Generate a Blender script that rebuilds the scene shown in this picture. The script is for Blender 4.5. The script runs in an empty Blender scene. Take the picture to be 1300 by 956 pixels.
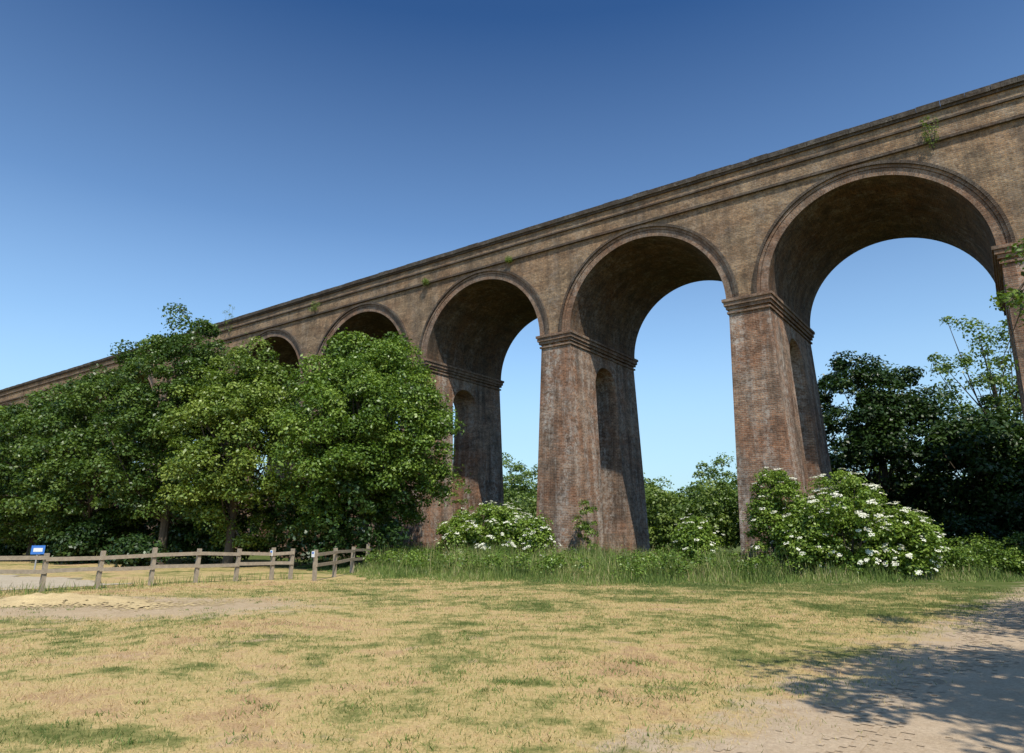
import bpy, math, random, bmesh
import numpy as np
from mathutils import Vector
random.seed(7)
rng = np.random.default_rng(11)
S = bpy.context.scene
COL = S.collection

# ---------------------------------------------------------------- helpers
class Q:
    """accumulates quads (all geometry is quads)"""
    def __init__(s): s.v=[]; s.m=[]; s.a=[]; s.uv=[]; s.n=0
    def add(s, verts, mat=0, var=None, uv=None):
        verts=np.asarray(verts,dtype=np.float32).reshape(-1,4,3)
        k=len(verts)
        s.v.append(verts)
        s.m.append(np.full(k,mat,dtype=np.int32) if np.isscalar(mat) else mat)
        if var is None: var=np.full(k,0.5)
        s.a.append(np.repeat(np.asarray(var,dtype=np.float32),4))
        if uv is None:
            e1=verts[:,2]-verts[:,0]; e2=verts[:,3]-verts[:,1]
            n=np.abs(np.cross(e1,e2))
            l=np.linalg.norm(n,axis=1,keepdims=True)+1e-9; n=n/l
            uv=np.zeros((k,4,2),dtype=np.float32)
            top=n[:,2]>.72; fx=(~top)&(n[:,0]>n[:,1]); fy=(~top)&(~fx)
            uv[top]=verts[top][:,:,[0,1]]; uv[fx]=verts[fx][:,:,[1,2]]; uv[fy]=verts[fy][:,:,[0,2]]
        s.uv.append(np.asarray(uv,dtype=np.float32).reshape(-1,4,2))
        s.n+=k
    def build(s,name,mats,parent=None,smooth=False,loc=None):
        v=np.concatenate(s.v).reshape(-1,3); k=s.n
        me=bpy.data.meshes.new(name)
        me.vertices.add(len(v)); me.vertices.foreach_set('co',v.ravel())
        me.loops.add(4*k); me.loops.foreach_set('vertex_index',np.arange(4*k,dtype=np.int32))
        me.polygons.add(k); me.polygons.foreach_set('loop_start',np.arange(0,4*k,4,dtype=np.int32))
        me.polygons.foreach_set('loop_total',np.full(k,4,dtype=np.int32))
        me.polygons.foreach_set('material_index',np.concatenate(s.m))
        me.update(calc_edges=True)
        at=me.attributes.new('var','FLOAT','POINT'); at.data.foreach_set('value',np.concatenate(s.a))
        ul=me.uv_layers.new(name='UVMap'); ul.data.foreach_set('uv',np.concatenate(s.uv).ravel())
        for m in mats: me.materials.append(m)
        ob=bpy.data.objects.new(name,me); COL.objects.link(ob)
        if parent: ob.parent=parent
        if loc: ob.location=loc
        return ob

def box(q,x0,x1,y0,y1,z0,z1,mat=0,var=.5):
    p=[(x0,y0,z0),(x1,y0,z0),(x1,y1,z0),(x0,y1,z0),(x0,y0,z1),(x1,y0,z1),(x1,y1,z1),(x0,y1,z1)]
    f=[(0,3,2,1),(4,5,6,7),(0,1,5,4),(1,2,6,5),(2,3,7,6),(3,0,4,7)]
    q.add([[p[i] for i in g] for g in f],mat,[var]*6)

def obox(q,c,d,L,w,h,mat=0,var=.5):
    d=np.array(d,float); d/=np.linalg.norm(d)
    sd=np.cross(d,[0,0,1]); 
    if np.linalg.norm(sd)<.05: sd=np.array([1,0,0.])
    sd/=np.linalg.norm(sd); up=np.cross(sd,d)
    c=np.array(c,float); P=[]
    for k in (-1,1):
        for (a,b) in ((-1,-1),(1,-1),(1,1),(-1,1)):
            P.append(c+d*k*L/2+sd*a*w/2+up*b*h/2)
    f=[(3,2,1,0),(4,5,6,7),(0,1,5,4),(1,2,6,5),(2,3,7,6),(3,0,4,7)]
    q.add([[P[i] for i in g] for g in f],mat,[var]*6)

def tube(q,pts,rad,mat=0,n=7,var=.5):
    pts=np.array(pts,float); rings=[]
    for i,p in enumerate(pts):
        t=pts[min(i+1,len(pts)-1)]-pts[max(i-1,0)]; t/=np.linalg.norm(t)+1e-9
        a=np.cross(t,[0.31,0.2,.93] if abs(t[2])<.9 else [1,0.1,0]); a/=np.linalg.norm(a); b=np.cross(t,a)
        th=np.linspace(0,2*np.pi,n,endpoint=False)
        rings.append(p+rad[i]*(np.cos(th)[:,None]*a+np.sin(th)[:,None]*b))
    F=[];U=[]
    for i in range(len(pts)-1):
        for j in range(n):
            k=(j+1)%n
            F.append([rings[i][j],rings[i][k],rings[i+1][k],rings[i+1][j]])
            U.append([(j*.1,i),(j*.1+.1,i),(j*.1+.1,i+1),(j*.1,i+1)])
    q.add(F,mat,[var]*len(F),U)

def unit(a): return a/(np.linalg.norm(a,axis=1,keepdims=True)+1e-9)

def leaves(q,pos,nrm,size,var,mat=0,aspect=.62):
    n=len(pos); nrm=unit(nrm)
    r=rng.normal(size=(n,3)); t=unit(np.cross(nrm,r)); b=np.cross(nrm,t)
    L=size[:,None]*.5; W=L*aspect
    fold=nrm*size[:,None]*.12
    v=np.stack([pos-t*L, pos+b*W+fold, pos+t*L, pos-b*W+fold],axis=1)
    q.add(v,mat,var)

def clumps(center,radii,n_out,n_in,cr,zmin=.3,egg=0.0):
    i=np.arange(n_out)+.5
    ph=np.arccos(1-2*i/n_out); th=np.pi*(1+5**.5)*i
    d=np.stack([np.cos(th)*np.sin(ph),np.sin(th)*np.sin(ph),np.cos(ph)],1)
    d=unit(d+rng.normal(size=d.shape)*.16)
    lob=np.zeros(n_out)
    for k in range(9):
        a=unit(rng.normal(size=(1,3)))[0]; lob+=np.clip(d@a-.6,0,1)*rng.uniform(-.75,.6)
    fr=rng.uniform(.70,1.03,n_out)+np.clip(lob,-.34,.14)
    w=1+egg*(-d[:,2:3])
    c=d*fr[:,None]*np.array(radii)*np.concatenate([w,w,np.ones_like(w)],1)
    if n_in:
        di=unit(rng.normal(size=(n_in,3))); c=np.concatenate([c,di*rng.uniform(.15,.65,(n_in,1))*np.array(radii)])
    c=c+np.array(center)
    r=cr*rng.uniform(.5,1.2,len(c))
    k=c[:,2]>zmin
    return c[k],r[k]

def foliage(q,c,r,per,size,mat=0,up=.5,tint=.0,flat=.85):
    K=len(c); n=K*per
    d=unit(rng.normal(size=(n,3))); d[:,2]=np.where(d[:,2]<-.45,-d[:,2],d[:,2])
    cc=np.repeat(c,per,0); rr=np.repeat(r,per)
    fr=rng.uniform(.3,1.08,n)**.6
    fr=np.where(rng.random(n)<.10,fr*rng.uniform(1.05,1.5,n),fr)
    sc=np.array([1.08,1.08,flat])
    pos=cc+d*(rr*fr)[:,None]*sc
    nr=d*.6+np.array([0,0,up])+rng.normal(size=(n,3))*.5
    cv=np.repeat(rng.uniform(0,1,K),per)
    var=np.clip(.5*cv+.5*rng.random(n)+tint,0,1)
    pos[:,2]=np.maximum(pos[:,2],.05)
    leaves(q,pos,nr,size*rng.uniform(.6,1.3,n),var,mat)

# ---------------------------------------------------------------- materials
def nm(name):
    m=bpy.data.materials.new(name); m.use_nodes=True
    nt=m.node_tree; nt.nodes.clear()
    return m,nt,nt.nodes,nt.links
def N(ns,t,**k):
    n=ns.new(t)
    for a,b in k.items():
        if hasattr(n,a): setattr(n,a,b)
    return n
def mix(ns,ls,fac,a,b,mode='MIX'):
    n=ns.new('ShaderNodeMix'); n.data_type='RGBA'; n.blend_type=mode
    for sock,val in ((n.inputs[0],fac),(n.inputs[6],a),(n.inputs[7],b)):
        if isinstance(val,(int,float)): sock.default_value=val
        elif isinstance(val,tuple): sock.default_value=(*val,1) if len(val)==3 else val
        else: ls.new(val,sock)
    return n.outputs[2]
def math_(ns,ls,op,a,b=None,clamp=False):
    n=ns.new('ShaderNodeMath'); n.operation=op; n.use_clamp=clamp
    for i,val in enumerate((a,b)):
        if val is None: continue
        if isinstance(val,(int,float)): n.inputs[i].default_value=val
        else: ls.new(val,n.inputs[i])
    return n.outputs[0]
def ramp(ns,ls,fac,stops):
    n=ns.new('ShaderNodeValToRGB'); e=n.color_ramp.elements
    while len(e)<len(stops): e.new(.5)
    for el,(p,c) in zip(e,stops):
        el.position=p; el.color=(*c,1) if isinstance(c,tuple) else (c,c,c,1)
    ls.new(fac,n.inputs[0]); return n.outputs[0]
def noise(ns,ls,vec,scale,detail=4,rough=.55,dist=0):
    n=ns.new('ShaderNodeTexNoise'); n.inputs['Scale'].default_value=scale; n.inputs['Detail'].default_value=detail
    n.inputs['Roughness'].default_value=rough; n.inputs['Distortion'].default_value=dist
    if vec is not None: ls.new(vec,n.inputs['Vector'])
    return n.outputs[0]

def leaf_mat(name,dark,mid,light,trans=.22,rough=.42,spec=.4):
    m,nt,ns,ls=nm(name)
    at=N(ns,'ShaderNodeAttribute',attribute_name='var')
    col=ramp(ns,ls,at.outputs['Fac'],[(0,dark),(.5,mid),(1,light)])
    p=N(ns,'ShaderNodeBsdfPrincipled'); p.inputs['Roughness'].default_value=rough
    p.inputs['Specular IOR Level'].default_value=spec
    ls.new(col,p.inputs['Base Color'])
    t=N(ns,'ShaderNodeBsdfTranslucent'); ls.new(mix(ns,ls,1.0,col,(1.3,1.5,.5),'MULTIPLY'),t.inputs['Color'])
    mx=N(ns,'ShaderNodeMixShader'); mx.inputs[0].default_value=trans
    ls.new(p.outputs[0],mx.inputs[1]); ls.new(t.outputs[0],mx.inputs[2])
    o=N(ns,'ShaderNodeOutputMaterial'); ls.new(mx.outputs[0],o.inputs[0])
    return m
M_leaf =leaf_mat('maple_leaf',(.03,.06,.009),(.11,.18,.024),(.25,.33,.06))
M_leaf2=leaf_mat('bright_leaf',(.045,.08,.012),(.14,.20,.028),(.30,.35,.08))
M_leafm=leaf_mat('deep_leaf',(.020,.042,.008),(.062,.11,.017),(.14,.20,.038))
M_leafd=leaf_mat('dark_leaf',(.012,.028,.007),(.028,.06,.012),(.06,.10,.02),.15)
M_elder=leaf_mat('elder_leaf',(.07,.12,.014),(.16,.24,.03),(.28,.35,.07))
M_far  =leaf_mat('distant_leaf',(.04,.08,.016),(.11,.17,.035),(.20,.26,.06),.25)

def simple(name,col,rough=.8,var=.25,scale=6,bump=.0):
    m,nt,ns,ls=nm(name)
    geo=N(ns,'ShaderNodeNewGeometry')
    f=noise(ns,ls,geo.outputs['Position'],scale,5)
    c=mix(ns,ls,f,tuple(x*(1-var) for x in col),tuple(x*(1+var) for x in col))
    p=N(ns,'ShaderNodeBsdfPrincipled'); p.inputs['Roughness'].default_value=rough
    ls.new(c,p.inputs['Base Color'])
    if bump:
        b=N(ns,'ShaderNodeBump'); b.inputs['Strength'].default_value=bump; b.inputs['Distance'].default_value=.02
        ls.new(noise(ns,ls,geo.outputs['Position'],scale*4,5),b.inputs['Height']); ls.new(b.outputs[0],p.inputs['Normal'])
    o=N(ns,'ShaderNodeOutputMaterial'); ls.new(p.outputs[0],o.inputs[0]); return m
M_bark=simple('bark',(.075,.058,.04),.95,.4,5,.6)
M_flower=simple('elder_flower',(.80,.78,.62),.8,.08,9)
M_wood=simple('weathered_wood',(.30,.24,.17),.85,.5,9,.4)
M_white=simple('white_paint',(.7,.7,.68),.5,.05)
M_blue=simple('blue_paint',(.04,.16,.5),.4,.08)
M_steel=simple('galvanised_steel',(.3,.3,.3),.5,.1)

def brick(name,c1,c2,mortar,white=.0,dark=.3,vstain=.0,rowh=.085,red=.5):
    m,nt,ns,ls=nm(name)
    uv=N(ns,'ShaderNodeUVMap',uv_map='UVMap'); geo=N(ns,'ShaderNodeNewGeometry'); P=geo.outputs['Position']
    b=N(ns,'ShaderNodeTexBrick'); b.offset=.5
    ls.new(uv.outputs[0],b.inputs['Vector'])
    b.inputs['Scale'].default_value=1; b.inputs['Brick Width'].default_value=.24; b.inputs['Row Height'].default_value=rowh
    b.inputs['Mortar Size'].default_value=.012; b.inputs['Mortar Smooth'].default_value=.2; b.inputs['Bias'].default_value=0
    b.inputs['Color1'].default_value=(*c1,1); b.inputs['Color2'].default_value=(*c2,1); b.inputs['Mortar'].default_value=(*mortar,1)
    col=b.outputs['Color']
    mh=N(ns,'ShaderNodeMapping'); mh.inputs['Scale'].default_value=(.25,.25,3.2); ls.new(P,mh.inputs['Vector'])
    nb=noise(ns,ls,mh.outputs[0],1,5,.7); col=mix(ns,ls,ramp(ns,ls,nb,[(.40,.7),(.58,0.0)]),col,mix(ns,ls,1.0,col,(.62,.58,.56),'MULTIPLY'))
    n1=noise(ns,ls,P,.45,6,.65); col=mix(ns,ls,ramp(ns,ls,n1,[(.46,0.0),(.58,red)]),col,mix(ns,ls,1.0,col,(.90,.68,.56),'MULTIPLY'))
    n2=noise(ns,ls,P,1.1,8,.75); col=mix(ns,ls,ramp(ns,ls,n2,[(.46,0.0),(.62,dark)]),col,(.05,.039,.03))
    n4=noise(ns,ls,P,9,3,.8); col=mix(ns,ls,ramp(ns,ls,n4,[(.32,.8),(.48,0.0)]),col,mix(ns,ls,1.0,col,(.42,.40,.38),'MULTIPLY'))
    col=mix(ns,ls,ramp(ns,ls,n4,[(.55,0.0),(.68,.8)]),col,mix(ns,ls,1.0,col,(1.6,1.52,1.38),'MULTIPLY'))
    mp=N(ns,'ShaderNodeMapping'); mp.inputs['Scale'].default_value=(1.6,1.6,.12); ls.new(P,mp.inputs['Vector'])
    n5=noise(ns,ls,mp.outputs[0],1,5,.65); col=mix(ns,ls,ramp(ns,ls,n5,[(.48,0.0),(.68,.5+vstain)]),col,(.055,.043,.034))
    if white>0:
        n3=noise(ns,ls,P,4.0,8,.85); n6=noise(ns,ls,mp.outputs[0],.8,5,.7)
        f=math_(ns,ls,'MULTIPLY',ramp(ns,ls,n3,[(.46,0.0),(.58,1.0)]),ramp(ns,ls,n6,[(.44,.0),(.62,1.0)]))
        col=mix(ns,ls,math_(ns,ls,'MULTIPLY',f,white),col,(.48,.43,.37))
    p=N(ns,'ShaderNodeBsdfPrincipled'); p.inputs['Roughness'].default_value=.92; p.inputs['Specular IOR Level'].default_value=.12
    ls.new(col,p.inputs['Base Color'])
    h=math_(ns,ls,'ADD',math_(ns,ls,'MULTIPLY',b.outputs['Fac'],-1.0),noise(ns,ls,P,14,3,.7))
    bp=N(ns,'ShaderNodeBump'); bp.inputs['Strength'].default_value=.8; bp.inputs['Distance'].default_value=.025
    ls.new(h,bp.inputs['Height']); ls.new(bp.outputs[0],p.inputs['Normal'])
    o=N(ns,'ShaderNodeOutputMaterial'); ls.new(p.outputs[0],o.inputs[0]); return m
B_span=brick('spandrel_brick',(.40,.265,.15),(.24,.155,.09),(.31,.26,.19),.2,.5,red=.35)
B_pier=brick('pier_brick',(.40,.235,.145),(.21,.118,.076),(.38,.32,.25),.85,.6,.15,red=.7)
B_soff=brick('soffit_brick',(.20,.118,.06),(.10,.06,.036),(.16,.125,.09),.3,.7,.15)  # brick colour lowered to deepen the shade under the arches
B_ring=brick('ring_brick',(.33,.205,.13),(.19,.115,.075),(.28,.23,.18),.35,.45)
B_hood=brick('hood_brick',(.115,.087,.062),(.07,.053,.04),(.14,.12,.1),.15,.5)
B_cope=brick('coping_brick',(.085,.072,.058),(.055,.047,.038),(.1,.09,.075),.2,.5,rowh=.12)

# ---------------------------------------------------------------- viaduct
YF,YB=31.4,39.4
SP=10.8; R=4.4; X0=-8.85
Z_imp=11.95; Z_spr=12.45; Z_str=17.62; Z_top=19.4
K0,K1=-26,5
centers=[X0+SP*k for k in range(K0,K1+1)]
via=bpy.data.objects.new('brick_railway_viaduct',None); COL.objects.link(via)
xmin,xmax=centers[0]-1,centers[-1]+1
SEG=48
sp=Q(); rg=Q(); so=Q(); pr=Q(); im=Q(); pp=Q(); hd=Q()
th=np.linspace(0,np.pi,SEG+1)
zt=Z_str+.02
for c in centers:
    for y in (YF,YB):
        sp.add([[(c-1,y,Z_spr),(c+1,y,Z_spr),(c+1,y,zt),(c-1,y,zt)]])
for c in centers[:-1]:
    ac=c+SP/2
    F=[];G=[];U=[]
    for i in range(SEG):
        a,b=th[i],th[i+1]
        xa,za=ac-R*math.cos(a),Z_spr+R*math.sin(a); xb,zb=ac-R*math.cos(b),Z_spr+R*math.sin(b)
        for y in (YF,YB): F.append([(xa,y,za),(xb,y,zb),(xb,y,zt),(xa,y,zt)])
        G.append([(xa,YF,za),(xb,YF,zb),(xb,YB,zb),(xa,YB,za)])
        U.append([(0,a*R),(0,b*R),(YB-YF,b*R),(YB-YF,a*R)])
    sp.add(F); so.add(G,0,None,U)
    for (q,r0,r1,pj) in ((rg,R,R+.34,.05),(rg,R+.36,R+.50,.09),(hd,R+.50,R+.63,.19)):
        F=[];U=[]
        for y,sg in ((YF,-1),(YB,1)):
            yy=y+sg*pj
            for i in range(SEG):
                a,b=th[i],th[i+1]
                def P(r,t,y_): return (ac-r*math.cos(t),y_,Z_spr+r*math.sin(t))
                F.append([P(r0,a,yy),P(r0,b,yy),P(r1,b,yy),P(r1,a,yy)]); U.append([(r0,a*R),(r0,b*R),(r1,b*R),(r1,a*R)])
                F.append([P(r1,a,yy),P(r1,b,yy),P(r1,b,y),P(r1,a,y)]); U.append([(0,a*R),(0,b*R),(.2,b*R),(.2,a*R)])
                F.append([P(r0,a,yy),P(r0,b,yy),P(r0,b,y),P(r0,a,y)]); U.append([(0,a*R),(0,b*R),(.2,b*R),(.2,a*R)])
        q.add(F,0,None,U)
BAT=.03; OW=1.3; OZ0=1.6; OZ1=9.8
yc=(YF+YB)/2
for c in centers:
    def hw(z): return .94+BAT*(Z_imp-z)
    def yf(z): return YF+.04-BAT*(Z_imp-z)
    def yb(z): return YB-.04+BAT*(Z_imp-z)
    F=[]
    for sgn in (-1,1):
        def V(y,z): return (c+sgn*hw(z),y,z)
        for z0,z1 in ((OZ0,5.7),(5.7,OZ1)):
            F.append([V(yf(z0),z0),V(yc-OW,z0),V(yc-OW,z1),V(yf(z1),z1)])
            F.append([V(yc+OW,z0),V(yb(z0),z0),V(yb(z1),z1),V(yc+OW,z1)])
        F.append([V(yf(-.5),-.5),V(yb(-.5),-.5),V(yb(OZ0),OZ0),V(yf(OZ0),OZ0)])
        F.append([V(yf(OZ1),OZ1),V(yc-OW,OZ1),V(yc-OW,Z_imp),V(yf(Z_imp),Z_imp)])
        F.append([V(yc+OW,OZ1),V(yb(OZ1),OZ1),V(yb(Z_imp),Z_imp),V(yc+OW,Z_imp)])
        for i in range(16):
            a,b=math.pi*i/16,math.pi*(i+1)/16
            ya,za=yc-OW*math.cos(a),OZ1+OW*math.sin(a); y2,z2=yc-OW*math.cos(b),OZ1+OW*math.sin(b)
            F.append([V(ya,za),V(y2,z2),V(y2,Z_imp),V(ya,Z_imp)])
    for i in range(16):
        a,b=math.pi*i/16,math.pi*(i+1)/16
        ya,za=yc-OW*math.cos(a),OZ1+OW*math.sin(a); y2,z2=yc-OW*math.cos(b),OZ1+OW*math.sin(b)
        F.append([(c-hw(za),ya,za),(c+hw(za),ya,za),(c+hw(z2),y2,z2),(c-hw(z2),y2,z2)])
    for yy in (yc-OW,yc+OW):
        F.append([(c-hw(OZ0),yy,OZ0),(c+hw(OZ0),yy,OZ0),(c+hw(OZ1),yy,OZ1),(c-hw(OZ1),yy,OZ1)])
    F.append([(c-hw(OZ0),yc-OW,OZ0),(c+hw(OZ0),yc-OW,OZ0),(c+hw(OZ0),yc+OW,OZ0),(c-hw(OZ0),yc+OW,OZ0)])
    for fn in (yf,yb):
        F.append([(c-hw(-.5),fn(-.5),-.5),(c+hw(-.5),fn(-.5),-.5),(c+hw(Z_imp),fn(Z_imp),Z_imp),(c-hw(Z_imp),fn(Z_imp),Z_imp)])
    pr.add(F)
    for (z0,z1,pj) in ((Z_imp-.22,Z_imp-.12,.05),(Z_imp,Z_imp+.16,.08),(Z_imp+.16,Z_imp+.36,.15),(Z_imp+.36,Z_spr,.21)):
        box(im,c-.97-pj,c+.97+pj,YF-pj,YB+pj,z0,z1)
def run(q,z0,z1,pj):
    box(q,xmin,xmax,YF-pj,YF+.42,z0,z1); box(q,xmin,xmax,YB-.42,YB+pj,z0,z1)
run(hd,Z_str,Z_str+.13,.15)
run(pp,Z_str+.13,18.52,.02)
run(hd,18.52,18.62,.13)
run(pp,18.62,19.02,.05)
run(hd,19.02,19.14,.15)
cp=Q()
x=xmin
while x<xmax:
    L=.9
    dz=random.uniform(-.02,.015)
    for (a,b) in ((YF-.23,YF+.46),(YB-.46,YB+.23)):
        box(cp,x,x+L-.012,a+random.uniform(-.015,.015),b,19.14,Z_top+dz)
    x+=L
dk=Q(); box(dk,xmin,xmax,YF+.43,YB-.43,17.0,17.9)
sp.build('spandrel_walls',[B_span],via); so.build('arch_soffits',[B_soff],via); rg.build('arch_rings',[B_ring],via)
hd.build('hood_moulds_and_strings',[B_hood],via); pr.build('piers',[B_pier],via); im.build('imposts',[B_ring],via)
pp.build('parapet',[B_span],via); cp.build('coping',[B_cope],via); dk.build('track_deck',[B_cope],via)

# ---------------------------------------------------------------- ground
def hz0(x,y): return .03*np.sin(x*.31+1)*np.cos(y*.27)+.018*np.sin(x*.9+y*.7)
def hz(x,y):
    """height of the ground mesh itself (bilinear on its 0.5 m grid)"""
    x=np.asarray(x,float); y=np.asarray(y,float)
    i=np.floor(x*2)/2; j=np.floor(y*2)/2; u=(x-i)*2; v=(y-j)*2
    return hz0(i,j)*(1-u)*(1-v)+hz0(i+.5,j)*u*(1-v)+hz0(i,j+.5)*(1-u)*v+hz0(i+.5,j+.5)*u*v
def axis(lim_near,step,far):
    a=list(np.arange(-lim_near,lim_near+.01,step)); g=lim_near; s_=step
    while g<far:
        s_*=1.35; g+=s_; a=[-g]+a+[g]
    return np.array(a)
def sheet(name,xs,ys,zf,mat,mask=None):
    X,Y=np.meshgrid(xs,ys); Z=zf(X,Y)
    P=np.stack([X,Y,Z],-1)
    F=np.stack([P[:-1,:-1],P[:-1,1:],P[1:,1:],P[1:,:-1]],2).reshape(-1,4,3)
    if mask is not None:
        c=F.mean(1); F=F[mask(c[:,0],c[:,1])]
    q=Q(); q.add(F); o=q.build(name,[mat])
    bm=bmesh.new(); bm.from_mesh(o.data); bmesh.ops.remove_doubles(bm,verts=bm.verts,dist=.001)
    for f in bm.faces: f.smooth=True
    bm.to_mesh(o.data); bm.free()
    return o

def gravel_nodes(ns,ls,P,a,b,sc):
    v=N(ns,'ShaderNodeTexVoronoi'); v.inputs['Scale'].default_value=sc; ls.new(P,v.inputs['Vector'])
    n1=noise(ns,ls,P,.8,5,.65); n2=noise(ns,ls,P,22,4,.8); n0=noise(ns,ls,P,2.2,5,.6)
    c=mix(ns,ls,n1,a,b); sv=N(ns,'ShaderNodeSeparateColor'); ls.new(v.outputs['Color'],sv.inputs[0])
    c=mix(ns,ls,math_(ns,ls,'MULTIPLY',sv.outputs[0],.55),c,mix(ns,ls,1.0,c,(1.4,1.4,1.4),'MULTIPLY'))
    c=mix(ns,ls,ramp(ns,ls,n2,[(.36,.45),(.56,0.0)]),c,mix(ns,ls,1.0,c,(.58,.54,.5),'MULTIPLY'))
    c=mix(ns,ls,ramp(ns,ls,n0,[(.40,.35),(.58,0.0)]),c,mix(ns,ls,1.0,c,(.78,.74,.68),'MULTIPLY'))
    return c,math_(ns,ls,'SUBTRACT',math_(ns,ls,'MULTIPLY',n2,.6),math_(ns,ls,'MULTIPLY',v.outputs['Distance'],.5))
GA,GB=(.46,.36,.25),(.38,.29,.195)
SA,SB=(.54,.41,.21),(.42,.32,.17)
def turf_fac(ns,ls,P):
    n1=noise(ns,ls,P,.42,5,.66,.6); n2=noise(ns,ls,P,1.9,7,.75)
    sp_=N(ns,'ShaderNodeSeparateXYZ'); ls.new(P,sp_.inputs[0])
    far=math_(ns,ls,'MULTIPLY',math_(ns,ls,'ADD',math_(ns,ls,'MULTIPLY',sp_.outputs['X'],.35),sp_.outputs['Y']),.006)
    f=math_(ns,ls,'ADD',math_(ns,ls,'MULTIPLY',n1,.72),math_(ns,ls,'ADD',math_(ns,ls,'MULTIPLY',n2,.60),-.16))
    return math_(ns,ls,'SUBTRACT',f,math_(ns,ls,'MAXIMUM',math_(ns,ls,'SUBTRACT',far,.058),-.028))
TURF=[(.37,(.10,.12,.03)),(.45,(.25,.23,.08)),(.51,(.46,.35,.15)),(.56,(.53,.38,.18)),(.64,(.43,.28,.15))]
def ground_mat():
    m,nt,ns,ls=nm('dry_mown_turf')
    geo=N(ns,'ShaderNodeNewGeometry'); P=geo.outputs['Position']
    s_=turf_fac(ns,ls,P)
    sep=N(ns,'ShaderNodeSeparateXYZ'); ls.new(P,sep.inputs[0])
    dry=ramp(ns,ls,s_,TURF)
    fine=noise(ns,ls,P,38,3,.8)
    col=mix(ns,ls,ramp(ns,ls,fine,[(.35,.6),(.6,0.0)]),dry,mix(ns,ls,1.0,dry,(.45,.48,.38),'MULTIPLY'))
    yy=math_(ns,ls,'ADD',sep.outputs['Y'],math_(ns,ls,'MULTIPLY',noise(ns,ls,P,.4,3),4.0))
    far=ramp(ns,ls,math_(ns,ls,'MULTIPLY',math_(ns,ls,'SUBTRACT',yy,21.0),.12,True),[(0,0.0),(1,1.0)])
    col=mix(ns,ls,far,col,(.09,.115,.03))
    e=math_(ns,ls,'SUBTRACT',sep.outputs['X'],math_(ns,ls,'ADD',math_(ns,ls,'MULTIPLY',sep.outputs['Y'],.105),-3.25))
    e2=math_(ns,ls,'SUBTRACT',math_(ns,ls,'ADD',math_(ns,ls,'MULTIPLY',sep.outputs['Y'],.08),1.9),sep.outputs['X'])
    e=math_(ns,ls,'MINIMUM',e,e2)
    wn=math_(ns,ls,'MULTIPLY',math_(ns,ls,'SUBTRACT',noise(ns,ls,P,1.6,7,.75),.5),4.2)
    f=math_(ns,ls,'MULTIPLY',math_(ns,ls,'ADD',math_(ns,ls,'ADD',e,wn),.1),1.3,True)
    gc,gh=gravel_nodes(ns,ls,P,GA,GB,75)
    col=mix(ns,ls,f,col,gc)
    bn=noise(ns,ls,P,.9,6,.7,.6); col=mix(ns,ls,ramp(ns,ls,bn,[(.59,0.0),(.68,.75)]),col,(.42,.29,.18))
    u=math_(ns,ls,'ADD',math_(ns,ls,'MULTIPLY',math_(ns,ls,'ADD',sep.outputs['X'],17.3),.86),math_(ns,ls,'MULTIPLY',math_(ns,ls,'SUBTRACT',sep.outputs['Y'],7.6),.5))
    v=math_(ns,ls,'ADD',math_(ns,ls,'MULTIPLY',math_(ns,ls,'ADD',sep.outputs['X'],17.3),-.5),math_(ns,ls,'MULTIPLY',math_(ns,ls,'SUBTRACT',sep.outputs['Y'],7.6),.86))
    rr=math_(ns,ls,'SQRT',math_(ns,ls,'ADD',math_(ns,ls,'POWER',math_(ns,ls,'ABSOLUTE',math_(ns,ls,'MULTIPLY',u,1/5.6)),2.0),math_(ns,ls,'POWER',math_(ns,ls,'ABSOLUTE',math_(ns,ls,'MULTIPLY',v,1/2.9)),2.0)))
    rr=math_(ns,ls,'ADD',rr,math_(ns,ls,'MULTIPLY',wn,.35))
    sf=math_(ns,ls,'MULTIPLY',math_(ns,ls,'SUBTRACT',1.05,rr),3.0,True)
    sc_,sh=gravel_nodes(ns,ls,P,(.46,.35,.22),(.36,.27,.17),40)
    col=mix(ns,ls,sf,col,sc_)
    p=N(ns,'ShaderNodeBsdfPrincipled'); p.inputs['Roughness'].default_value=.95; p.inputs['Specular IOR Level'].default_value=.1
    ls.new(col,p.inputs['Base Color'])
    bp=N(ns,'ShaderNodeBump'); bp.inputs['Strength'].default_value=.6; bp.inputs['Distance'].default_value=.02
    ls.new(fine,bp.inputs['Height']); ls.new(bp.outputs[0],p.inputs['Normal'])
    o=N(ns,'ShaderNodeOutputMaterial'); ls.new(p.outputs[0],o.inputs[0]); return m
M_ground=ground_mat()
ax=axis(46,.5,3500)
sheet('ground',ax,ax,hz0,M_ground)

def gravel_mat(name,a,b,sc=75):
    m,nt,ns,ls=nm(name)
    geo=N(ns,'ShaderNodeNewGeometry'); P=geo.outputs['Position']
    c,h=gravel_nodes(ns,ls,P,a,b,sc)
    p=N(ns,'ShaderNodeBsdfPrincipled'); p.inputs['Roughness'].default_value=.95; p.inputs['Specular IOR Level'].default_value=.1; ls.new(c,p.inputs['Base Color'])
    bp=N(ns,'ShaderNodeBump'); bp.inputs['Strength'].default_value=.4; bp.inputs['Distance'].default_value=.012
    ls.new(h,bp.inputs['Height']); ls.new(bp.outputs[0],p.inputs['Normal'])
    o=N(ns,'ShaderNodeOutputMaterial'); ls.new(p.outputs[0],o.inputs[0]); return m
M_gravel=gravel_mat('path_gravel',GA,GB)
M_sand=gravel_mat('sand',SA,SB,45)
M_track=gravel_mat('track_gravel',(.46,.39,.29),(.36,.30,.21),20)
def wob(t,s=0): return .22*np.sin(t*1.3+s)+.14*np.sin(t*3.1+2*s)+.08*np.sin(t*7.7+s)+.05*np.sin(t*17+s)
def path_l(y): return -2.1+.105*y+wob(y)*.9
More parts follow.
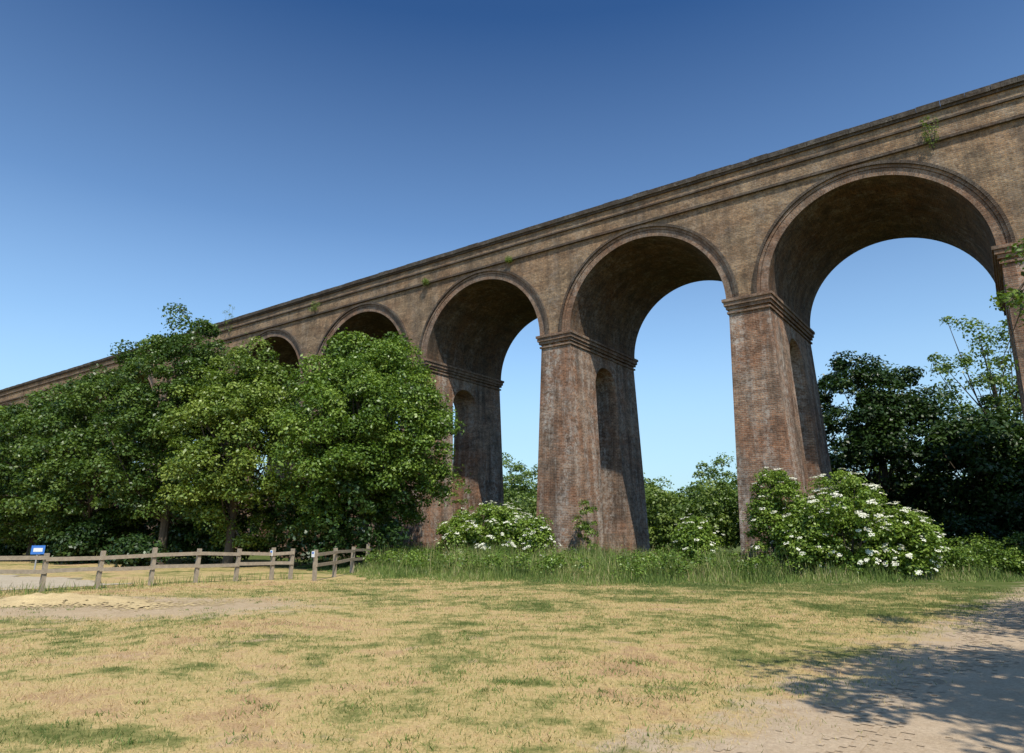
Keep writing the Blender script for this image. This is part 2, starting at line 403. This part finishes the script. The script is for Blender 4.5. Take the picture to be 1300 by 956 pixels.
def path_r(y): return 1.4+.08*y+wob(y,3)
sheet('gravel_path',np.arange(-4,6,.05),np.arange(-8,34,.07),lambda X,Y:hz(X,Y)+.005,M_gravel,
      lambda x,y:(x>path_l(y)+rng.normal(size=x.shape)*.22)&(x<path_r(y)))
def sandr(x,y):
    u=(x+18.6)*.86+(y-7.6)*.5; v=-(x+18.6)*.5+(y-7.6)*.86
    return np.sqrt((u/3.3)**2+(v/1.3)**2)+.12*np.sin(x*2.1)+.1*np.sin(y*3.3+x)+.05*np.sin(7*x+5*y)
sheet('sand_patch',np.arange(-24,-11,.06),np.arange(3,13,.06),
      lambda X,Y:hz(X,Y)+.005+.17*np.clip(1-sandr(X,Y),0,1)**1.3*(1+.25*np.sin(X*9+2*np.sin(Y*5))*np.sin(Y*7)),M_sand,lambda x,y:sandr(x,y)+rng.normal(size=x.shape)*.2<.95)
sheet('gravel_track',np.arange(-90,-23.5,.3),np.arange(2,16,.3),lambda X,Y:hz(X,Y)+.012,M_track,
      lambda x,y:(y<11.6+.04*(x+24)+wob(x)+rng.normal(size=x.shape)*.15)&(y>7.2+.02*(x+24)+wob(x,2)+rng.normal(size=x.shape)*.15))

# ---------------------------------------------------------------- grass
def blade_mat(name,turf=True):
    m,nt,ns,ls=nm(name)
    geo=N(ns,'ShaderNodeNewGeometry'); P=geo.outputs['Position']
    at=N(ns,'ShaderNodeAttribute',attribute_name='var')
    if turf:
        s_=turf_fac(ns,ls,P)
        k=math_(ns,ls,'ADD',s_,math_(ns,ls,'MULTIPLY',math_(ns,ls,'SUBTRACT',at.outputs['Fac'],.5),.2))
        col=ramp(ns,ls,k,[(.38,(.09,.14,.025)),(.46,(.22,.24,.06)),(.52,(.48,.38,.15)),(.58,(.64,.48,.22)),(.66,(.5,.34,.17))])
    else:
        col=ramp(ns,ls,at.outputs['Fac'],[(0,(.055,.10,.016)),(.45,(.14,.21,.035)),(.8,(.27,.32,.08)),(1,(.50,.42,.2))])
    p=N(ns,'ShaderNodeBsdfPrincipled'); p.inputs['Roughness'].default_value=.7; ls.new(col,p.inputs['Base Color'])
    t=N(ns,'ShaderNodeBsdfTranslucent'); ls.new(col,t.inputs[0])
    mx=N(ns,'ShaderNodeMixShader'); mx.inputs[0].default_value=.3; ls.new(p.outputs[0],mx.inputs[1]); ls.new(t.outputs[0],mx.inputs[2])
    o=N(ns,'ShaderNodeOutputMaterial'); ls.new(mx.outputs[0],o.inputs[0]); return m
M_blade=blade_mat('turf_blade'); M_tall=blade_mat('tall_grass_blade',False)
def blades(q,x,y,h,w,var,lean=.35,segs=1):
    n=len(x); z=hz(x,y); a=rng.uniform(0,2*np.pi,n); s_=np.stack([np.cos(a),np.sin(a),0*a],1)
    b=rng.uniform(0,2*np.pi,n); ln=np.stack([np.cos(b),np.sin(b),0*b],1)*(h*rng.uniform(.1,1,n)*lean)[:,None]
    p0=np.stack([x,y,z-.01],1); W=s_*w[:,None]/2; up=np.array([0,0,1.])
    if segs==1:
        p1=p0+ln+up*h[:,None]; q.add(np.stack([p0-W,p0+W,p1+W*.25,p1-W*.25],1),0,var)
    else:
        p1=p0+ln*.3+up*(h*.55)[:,None]; p2=p0+ln+up*h[:,None]
        q.add(np.stack([p0-W,p0+W,p1+W*.8,p1-W*.8],1),0,var); q.add(np.stack([p1-W*.8,p1+W*.8,p2+W*.15,p2-W*.15],1),0,var)
def pathd(x,y): return np.minimum(x-(-3.25+.105*y),1.9+.08*y-x)
def sandd(x,y):
    u=(x+17.3)*.86+(y-7.6)*.5; v=-(x+17.3)*.5+(y-7.6)*.86
    return np.sqrt((u/5.6)**2+(v/2.9)**2)
g=Q()
n=190000
r=4+22*rng.random(n)**1.15; a=np.radians(rng.uniform(-82,12,n))
x=r*np.sin(a); y=r*np.cos(a)
patch=np.sin(x*2.3+1.3*np.sin(y*1.9))*np.sin(y*2.7+1.1*np.sin(x*1.7))
k=(pathd(x,y)+patch*.35+rng.normal(size=n)*.4<.45)&((sandd(x,y)+patch*.25+rng.normal(size=n)*.15>.9))
x,y,r=x[k],y[k],r[k]
h=rng.uniform(.012,.045,len(x))*(1+.02*r); blades(g,x,y,h,.004+.0006*r,rng.random(len(x)),1.3)
nt_=2400; tr=4.5+20*rng.random(nt_)**1.1; ta=np.radians(rng.uniform(-80,8,nt_)); tx=tr*np.sin(ta); ty=tr*np.cos(ta)
dr=np.sin(tx*.9+1.7*np.sin(ty*.8))+np.sin(ty*1.1+1.3*np.sin(tx*.7)); k=(pathd(tx,ty)<.35)&(sandr(tx,ty)>.95)&(dr+rng.normal(size=nt_)*.7>.2); tx,ty=tx[k],ty[k]
per=26; ss=np.repeat(rng.uniform(.03,.22,len(tx)),per)
xx=np.repeat(tx,per)+rng.normal(size=len(tx)*per)*ss; yy=np.repeat(ty,per)+rng.normal(size=len(tx)*per)*ss
g2=Q(); blades(g2,xx,yy,rng.uniform(.015,.055,len(xx)),np.full(len(xx),.013),rng.random(len(xx))*.75,1.5)
g.build('mown_grass',[M_blade]); g2.build('turf_weeds',[M_tall])
fx=np.array([-60,-30,-24,-19,-10.5,-6.8,-2.5,0,4]); fy=np.array([26,24,21,18.8,21.2,25.0,28.5,31,33])
def front(x): return np.interp(x,fx,fy)+.35*np.sin(x*1.7)+.25*np.sin(x*4.1)
t=Q()
n=120000; x=rng.uniform(-30,6,n); y=front(x)-.8+ (rng.random(n)**1.4)*14
k=~((x>path_l(y)+.3)&(y<30)); x,y=x[k],y[k]
dd=np.clip((y-front(x)+.6)/4.0,.08,1); h=rng.uniform(.15,.85,len(x))*dd*(1+.45*np.sin(x*.9)*np.sin(y*.8+x*.3)+.3*np.sin(x*3.3+y))
blades(t,x,y,h,np.full(len(x),.02),np.clip(rng.normal(.5,.28,len(x))+.15*np.sin(x*1.1+y),0,1),.5,2)
n=2600; x=rng.uniform(-24,4,n); y=front(x)+1.6+rng.random(n)*6
k=(~((x>path_l(y)+.3)&(y<30)))&(np.sin(x*1.3)+np.sin(y*1.7+x)+rng.normal(size=n)*.5>0); x,y=x[k],y[k]
blades(t,x,y,rng.uniform(.7,1.25,len(x)),np.full(len(x),.016),rng.uniform(.75,1,len(x)),.3,2)
n=16000; x=rng.uniform(-34,-12,n); y=rng.uniform(3,20,n)
k=(np.abs(x+22.3+rng.normal(size=n)*.3)<.45)&(y<17); x,y=x[k],y[k]
blades(t,x,y,rng.uniform(.1,.35,len(x)),np.full(len(x),.016),rng.random(len(x))*.9,.5,2)
t.build('long_grass',[M_tall])
nq=Q(); n=560; x=rng.uniform(-26,4,n); y=front(x)+1.4+rng.random(n)**1.4*9
k=~((x>path_l(y)-.5)&(y<31)); x,y=x[k],y[k]
c=np.stack([x,y,rng.uniform(.12,.7,len(x))],1); foliage(nq,c,rng.uniform(.2,.5,len(x)),65,.10,0,.5)
nq.build('nettle_bed',[M_leaf])

# ---------------------------------------------------------------- trees
def tree(name,x,y,H,rad,zb,mat,nout=150,nin=40,cr=.95,per=260,size=.22,egg=.1,tr=.25,ry=None,zmin=.4,lean=(0,0),extra=None,tint=0):
    q=Q(); ry=ry or rad
    rz=(H-zb)/2; cz=zb+rz
    c,r=clumps((lean[0],lean[1],cz),(rad-cr*.6,ry-cr*.6,rz-cr*.5),nout,nin,cr,zmin,egg)
    foliage(q,c,r,per,size,0,tint=tint)
    top=np.array([lean[0]*.8,lean[1]*.8,zb+rz*1.2])
    pts=[np.array([0,0,-.2]),np.array([.05,.02,zb*.5+.3]),top*.5+np.array([.1,-.05,0]),top]
    tube(q,pts,[tr*1.25,tr,tr*.7,tr*.25],1,9)
    idx=rng.choice(len(c),min(len(c),38),replace=False)
    for i in idx:
        f=rng.uniform(.25,.9); s0=top*f; e=c[i]; m=(s0+e)/2+np.array([0,0,-.1*np.linalg.norm(e-s0)])+rng.normal(size=3)*.15
        tube(q,[s0,m,e],[tr*.35,tr*.2,.02],1,5)
    if extra is not None:
        ec,er=extra; foliage(q,ec,er,60,.085,0)
        s0=top*.7; o=ec[np.argsort(-ec[:,0])]
        tube(q,[s0]+[o[i] for i in range(0,len(o),3)],[.05]+[max(.006,.025-.004*j) for j in range(len(range(0,len(o),3)))],1,5)
        for e in ec: tube(q,[o[len(o)//2],e],[.012,.005],1,4)
    return q.build(name,[mat,M_bark],loc=(x,y,0))

T='deciduous_tree'
tree('field_maple_tree',-26.4,24.0,12.3,4.9,.4,M_leaf,nout=320,nin=50,cr=.82,per=330,size=.165,tr=.28,zmin=.3,tint=.03)
tree(T,-32.6,20.8,12.0,3.9,.6,M_leaf2,nout=220,nin=30,per=270,cr=.74,size=.165)
tree(T,-37.6,20.0,13.7,4.2,.6,M_leafm,nout=220,nin=35,per=260,cr=.78,size=.18,tint=.05)
tree(T,-44.0,19.0,11.6,4.2,.6,M_leafm,nout=200,nin=30,per=230,cr=.78,size=.19,tint=.12)
tree(T,-50.5,18.6,11.2,4.4,.5,M_leafm,nout=180,nin=30,per=200,cr=.85,size=.21,tint=.05)
tree(T,-57.5,19.0,9.8,5.0,.5,M_leaf,nout=150,nin=20,per=180,size=.25)
tree(T,-66,18.0,9.2,5.0,.5,M_leaf,nout=120,nin=20,per=120,size=.3)
tree('dark_tree',-6.6,50,14.0,4.9,.6,M_leafd,nout=200,per=200,size=.25,cr=.9)
tree('dark_tree',-1.0,49,9.2,4.0,.4,M_leafd,nout=130,per=170,size=.28,tint=.15)
tree('dark_tree',5.0,50,9.8,4.4,.4,M_leafd,nout=130,per=170,size=.28,tint=.15)
tree('ash_tree',0.0,58,16.8,4.6,5.5,M_far,nout=90,nin=14,per=90,size=.24,cr=.8,tint=.1)
tree('ash_tree',6.5,58,16.0,4.2,5.0,M_far,nout=90,nin=20,per=90,size=.27,cr=.8)
# trees to the right of the path, mostly out of frame; they shade the path
ne=18; ec=np.stack([np.linspace(-4.2,-5.4,ne)+rng.normal(size=ne)*.08,rng.normal(-2.1,.3,ne),np.linspace(5.9,4.4,ne)+rng.uniform(-.6,.8,ne)],1)
tree(T,5.6,14.6,8.6,4.2,3.0,M_leaf,nout=120,nin=30,per=150,size=.15,cr=.75,extra=(ec,np.full(ne,.22)))
tree(T,5.1,6.2,9.4,3.9,4.6,M_leaf,nout=90,nin=30,per=150,size=.18,cr=.72)
tree(T,7.4,2.4,9.0,4.0,3.4,M_leaf,nout=80,nin=15,per=120,size=.2,cr=.75)

def belt(name,pts,mat,cr,per,size,depth=3,tint=0):
    q=Q(); C=[];Rr=[]
    for (x,y,H,w) in pts:
        c,r=clumps((x,y,H*.5),(w,w,H*.52),42,8,cr,.1)
        C.append(c);Rr.append(r)
    C=np.concatenate(C);Rr=np.concatenate(Rr); foliage(q,C,Rr,per,size,tint=tint)
    return q.build(name,[mat])
pts=[(x+random.uniform(-1,1),23.5+.07*(x+24)+random.uniform(-.6,1.2),random.uniform(3.0,4.6),random.uniform(1.8,2.4)) for x in np.arange(-68,-26,2.3)]
pts+=[(x+random.uniform(-1,1),17.4+random.uniform(-.6,1.0),random.uniform(.9,2.2),random.uniform(.8,1.5)) for x in (-35,-41.5,-46,-52.5,-56,-61,-66)]
belt('understorey_shade_foliage',pts,M_leafd,.6,100,.2)  # dark foliage added to stand in for the deep shade under the left trees
pts=[]
for x in np.arange(-115,-6,4.6):
    pts.append((x+random.uniform(-1.5,1.5),62+random.uniform(-3,4)+.06*abs(x+10),random.uniform(6.5,8.8)+ (1.8 if x<-30 else 0),random.uniform(2.8,4.2)))
for x in np.arange(-40,-8,3.6):
    pts.append((x,53+random.uniform(-2,2),random.uniform(3.6,6.0),random.uniform(2,3)))
belt('background_tree_belt',pts,M_far,.95,140,.28,tint=.1)
pts=[]
for a in np.radians(np.arange(-100,30,1.9)):
    d=170+random.uniform(-15,15); pts.append((d*math.sin(a),d*math.cos(a),random.uniform(8,13),random.uniform(5,8)))
belt('distant_woodland',pts,M_far,2.4,60,.95)
pts=[(x,45.5+random.uniform(-1,1),random.uniform(2.2,3.6),random.uniform(1.5,2.2)) for x in np.arange(-7,9,2.4)]
belt('bramble_thicket',pts,M_leafd,.6,90,.2)
pts=[(x,31.0+.5*(x+3)+random.uniform(-.5,.8),random.uniform(.9,1.6),random.uniform(.7,1.1)) for x in np.arange(-3.2,1.5,.9)]
belt('low_scrub',pts,M_leaf,.36,90,.10)

def elder(x,y,H,w,nf=150,name='elder_bush',d=None):
    q=Q(); c,r=clumps((0,0,H*.5),(w-.3,(d or w)-.3,H*.5-.15),80,15,.42,.15)
    foliage(q,c,r,170,.115,0)
    idx=rng.integers(0,min(76,len(c)),nf)
    dd=unit(rng.normal(size=(nf,3))); dd[:,2]=np.abs(dd[:,2])*.8; out=unit(c[idx]-np.array([0,0,H*.35])); dd=unit(dd*.5+out*.8+np.array([0,-.15,.3]))
    P=c[idx]+dd*(r[idx]*1.12)[:,None]*np.array([1.1,1.1,.95])
    per=34; pp_=np.repeat(P,per,0); nn=np.repeat(unit(dd*.7+np.array([0,0,.7])),per,0)
    off=rng.normal(size=pp_.shape); off-=nn*(np.sum(off*nn,1,keepdims=True)); off=unit(off)*(np.sqrt(rng.random(len(pp_)))*np.repeat(rng.uniform(.05,.13,nf),per))[:,None]
    leaves(q,pp_+off+nn*rng.uniform(0,.03,(len(pp_),1)),nn+rng.normal(size=pp_.shape)*.25,rng.uniform(.03,.05,len(pp_)),rng.random(len(pp_)),2,.9)
    for i in range(8):
        e=c[rng.integers(0,len(c))]; tube(q,[(random.uniform(-.2,.2),random.uniform(-.2,.2),-.1),e*.5,e],[.05,.035,.015],1,5)
    return q.build(name,[M_elder,M_bark,M_flower],loc=(x,y,0))
elder(-20.4,27.2,3.0,1.6,190); elder(-18.7,27.6,2.5,1.3,150); elder(-22.3,27.0,2.5,1.4,100)
elder(-7.9,29.0,4.1,1.3,90); elder(-5.4,28.9,3.7,1.9,380); elder(-3.7,29.6,2.6,1.4,150); elder(-6.6,28.2,2.6,1.3,50)
elder(-11.2,28.6,2.2,.95,50)
def sapling(x,y,H,w,name='ivy_sapling'):
    q=Q(); c,r=clumps((0,0,H*.5),(w,w,H*.5),22,5,.24,.1); foliage(q,c,r,90,.1); tube(q,[(0,0,-.1),(.05,0,H*.5),(0,0,H*.9)],[.03,.02,.01],1,5)
    return q.build(name,[M_leaf2,M_bark],loc=(x,y,0))
sapling(-17.5,30.6,3.4,.45); sapling(-24.5,29.3,4.2,.6)
def wallplant(x,z,h,w,y=YF-.28):
    q=Q(); c,r=clumps((0,0,h*.5),(w,.15,h*.5),13,3,.14,-9)
    K=len(c); per=40; n=K*per; d=unit(rng.normal(size=(n,3))); pos=np.repeat(c,per,0)+d*(np.repeat(r,per)*rng.uniform(.3,1.5,n))[:,None]
    leaves(q,pos,d+rng.normal(size=(n,3))*.5,rng.uniform(.04,.10,n),rng.random(n),0,.45)
    for i in range(6): tube(q,[(0,.2,-.05),c[i]*.5+np.array([0,.02,0]),c[i]],[.015,.01,.005],1,4)
    q.build('wall_plant',[M_leaf2,M_bark],loc=(x,y,z))
wallplant(-.5,17.3,1.6,.3); wallplant(-41,17.7,1.0,.6); wallplant(-29.5,17.5,.4,.25); wallplant(-22.7,17.5,.25,.2); wallplant(-52.5,18.2,2.6,.9)

# ---------------------------------------------------------------- fence
fq=Q()
def post(x,y,h=1.05,s=.11):
    z=float(hz(x,y)); lx,ly=random.uniform(-.03,.03),random.uniform(-.03,.03)
    obox(fq,(x,y,z+h/2-.1),(lx,ly,1),h+.2,s,s)
def fence_run(P,rails=(.90,.55)):
    for i,(x,y) in enumerate(P):
        post(x,y,1.08+random.uniform(-.05,.06))
        if i+1<len(P):
            x2,y2=P[i+1]; d=np.array([x2-x,y2-y,0.]); L=np.linalg.norm(d); nrm=np.array([d[1],-d[0],0])/L
            for rz in rails:
                a=np.array([x,y,float(hz(x,y))+rz+random.uniform(-.03,.03)]); b=np.array([x2,y2,float(hz(x2,y2))+rz+random.uniform(-.03,.03)])
                obox(fq,(a+b)/2+nrm*.075,b-a,L+.06,.035,.11)
fence_run([(-23.4,4.4),(-23.1,5.9),(-22.9,7.3),(-22.7,8.8),(-22.5,10.2),(-22.35,11.7),(-22.2,13.1),(-22.1,14.5),(-21.95,15.8),(-21.8,16.5)])
fence_run([(-20.1,16.2),(-21.2,18.0),(-22.6,20.1),(-24.0,22.2),(-25.4,24.2),(-26.8,26.3)])
fq.build('wooden_fence',[M_wood])
def notice(x,y,z):
    q=Q(); box(q,x-.02,x+.13,y-.085,y-.07,z,z+.2,0); box(q,x+.01,x+.10,y-.09,y-.086,z+.11,z+.17,1); q.build('notice_sign',[M_white,M_blue])
notice(-21.95,15.75,.8); notice(-20.15,16.15,.78)
q=Q(); tube(q,[(0,0,-.1),(0,0,1.1)],[.03,.03],1,8); box(q,-.24,.24,-.05,-.035,.75,1.1,0); box(q,-.16,.16,-.056,-.052,.85,1.0,2)
o=q.build('parking_sign',[M_blue,M_steel,M_white],loc=(-33.5,12.6,0)); o.rotation_euler=(0,0,math.radians(70))

# ---------------------------------------------------------------- light
EL,AZ=math.radians(54),math.radians(130)
sv=Vector((math.cos(EL)*math.sin(AZ),math.cos(EL)*math.cos(AZ),math.sin(EL)))
sun=bpy.data.lights.new('sun','SUN'); sun.energy=5.0; sun.angle=math.radians(.5); sun.color=(1,.94,.83)
so_=bpy.data.objects.new('sun',sun); COL.objects.link(so_); so_.rotation_euler=sv.to_track_quat('Z','Y').to_euler(); so_.location=(20,-20,40)
w=bpy.data.worlds.new('World'); S.world=w; w.use_nodes=True; nt=w.node_tree; ns=nt.nodes; ls=nt.links; ns.clear()
sky=ns.new('ShaderNodeTexSky'); sky.sky_type='NISHITA'; sky.sun_disc=False; sky.sun_elevation=EL; sky.sun_rotation=AZ
sky.air_density=1.0; sky.dust_density=.6; sky.ozone_density=2.5; sky.altitude=0
gm=ns.new('ShaderNodeGamma'); gm.inputs[1].default_value=1.9; ls.new(sky.outputs[0],gm.inputs[0])
deep=mix(ns,ls,1.0,gm.outputs[0],(.52,.59,.49),'MULTIPLY')
tc=ns.new('ShaderNodeTexCoord'); sx=ns.new('ShaderNodeSeparateXYZ'); ls.new(tc.outputs['Generated'],sx.inputs[0])
hzf=ramp(ns,ls,sx.outputs['Z'],[(0.0,.95),(.14,.78),(.27,.44),(.42,.18),(.66,0.0)])
skyc=mix(ns,ls,hzf,deep,(5.0,6.9,8.6))
bg=ns.new('ShaderNodeBackground'); bg.inputs[1].default_value=.10
out=ns.new('ShaderNodeOutputWorld'); ls.new(skyc,bg.inputs[0]); ls.new(bg.outputs[0],out.inputs[0])

cam=bpy.data.cameras.new('camera'); cam.lens=24.0; cam.sensor_width=36; cam.shift_y=-45/1300; cam.clip_end=8000; cam.clip_start=.1
co=bpy.data.objects.new('camera',cam); COL.objects.link(co); co.location=(0,0,1.5)
co.rotation_euler=(math.radians(90+15.9),0,math.radians(35.8)); S.camera=co
S.view_settings.view_transform='Standard'; S.view_settings.look='None'; S.view_settings.exposure=0; S.view_settings.gamma=1
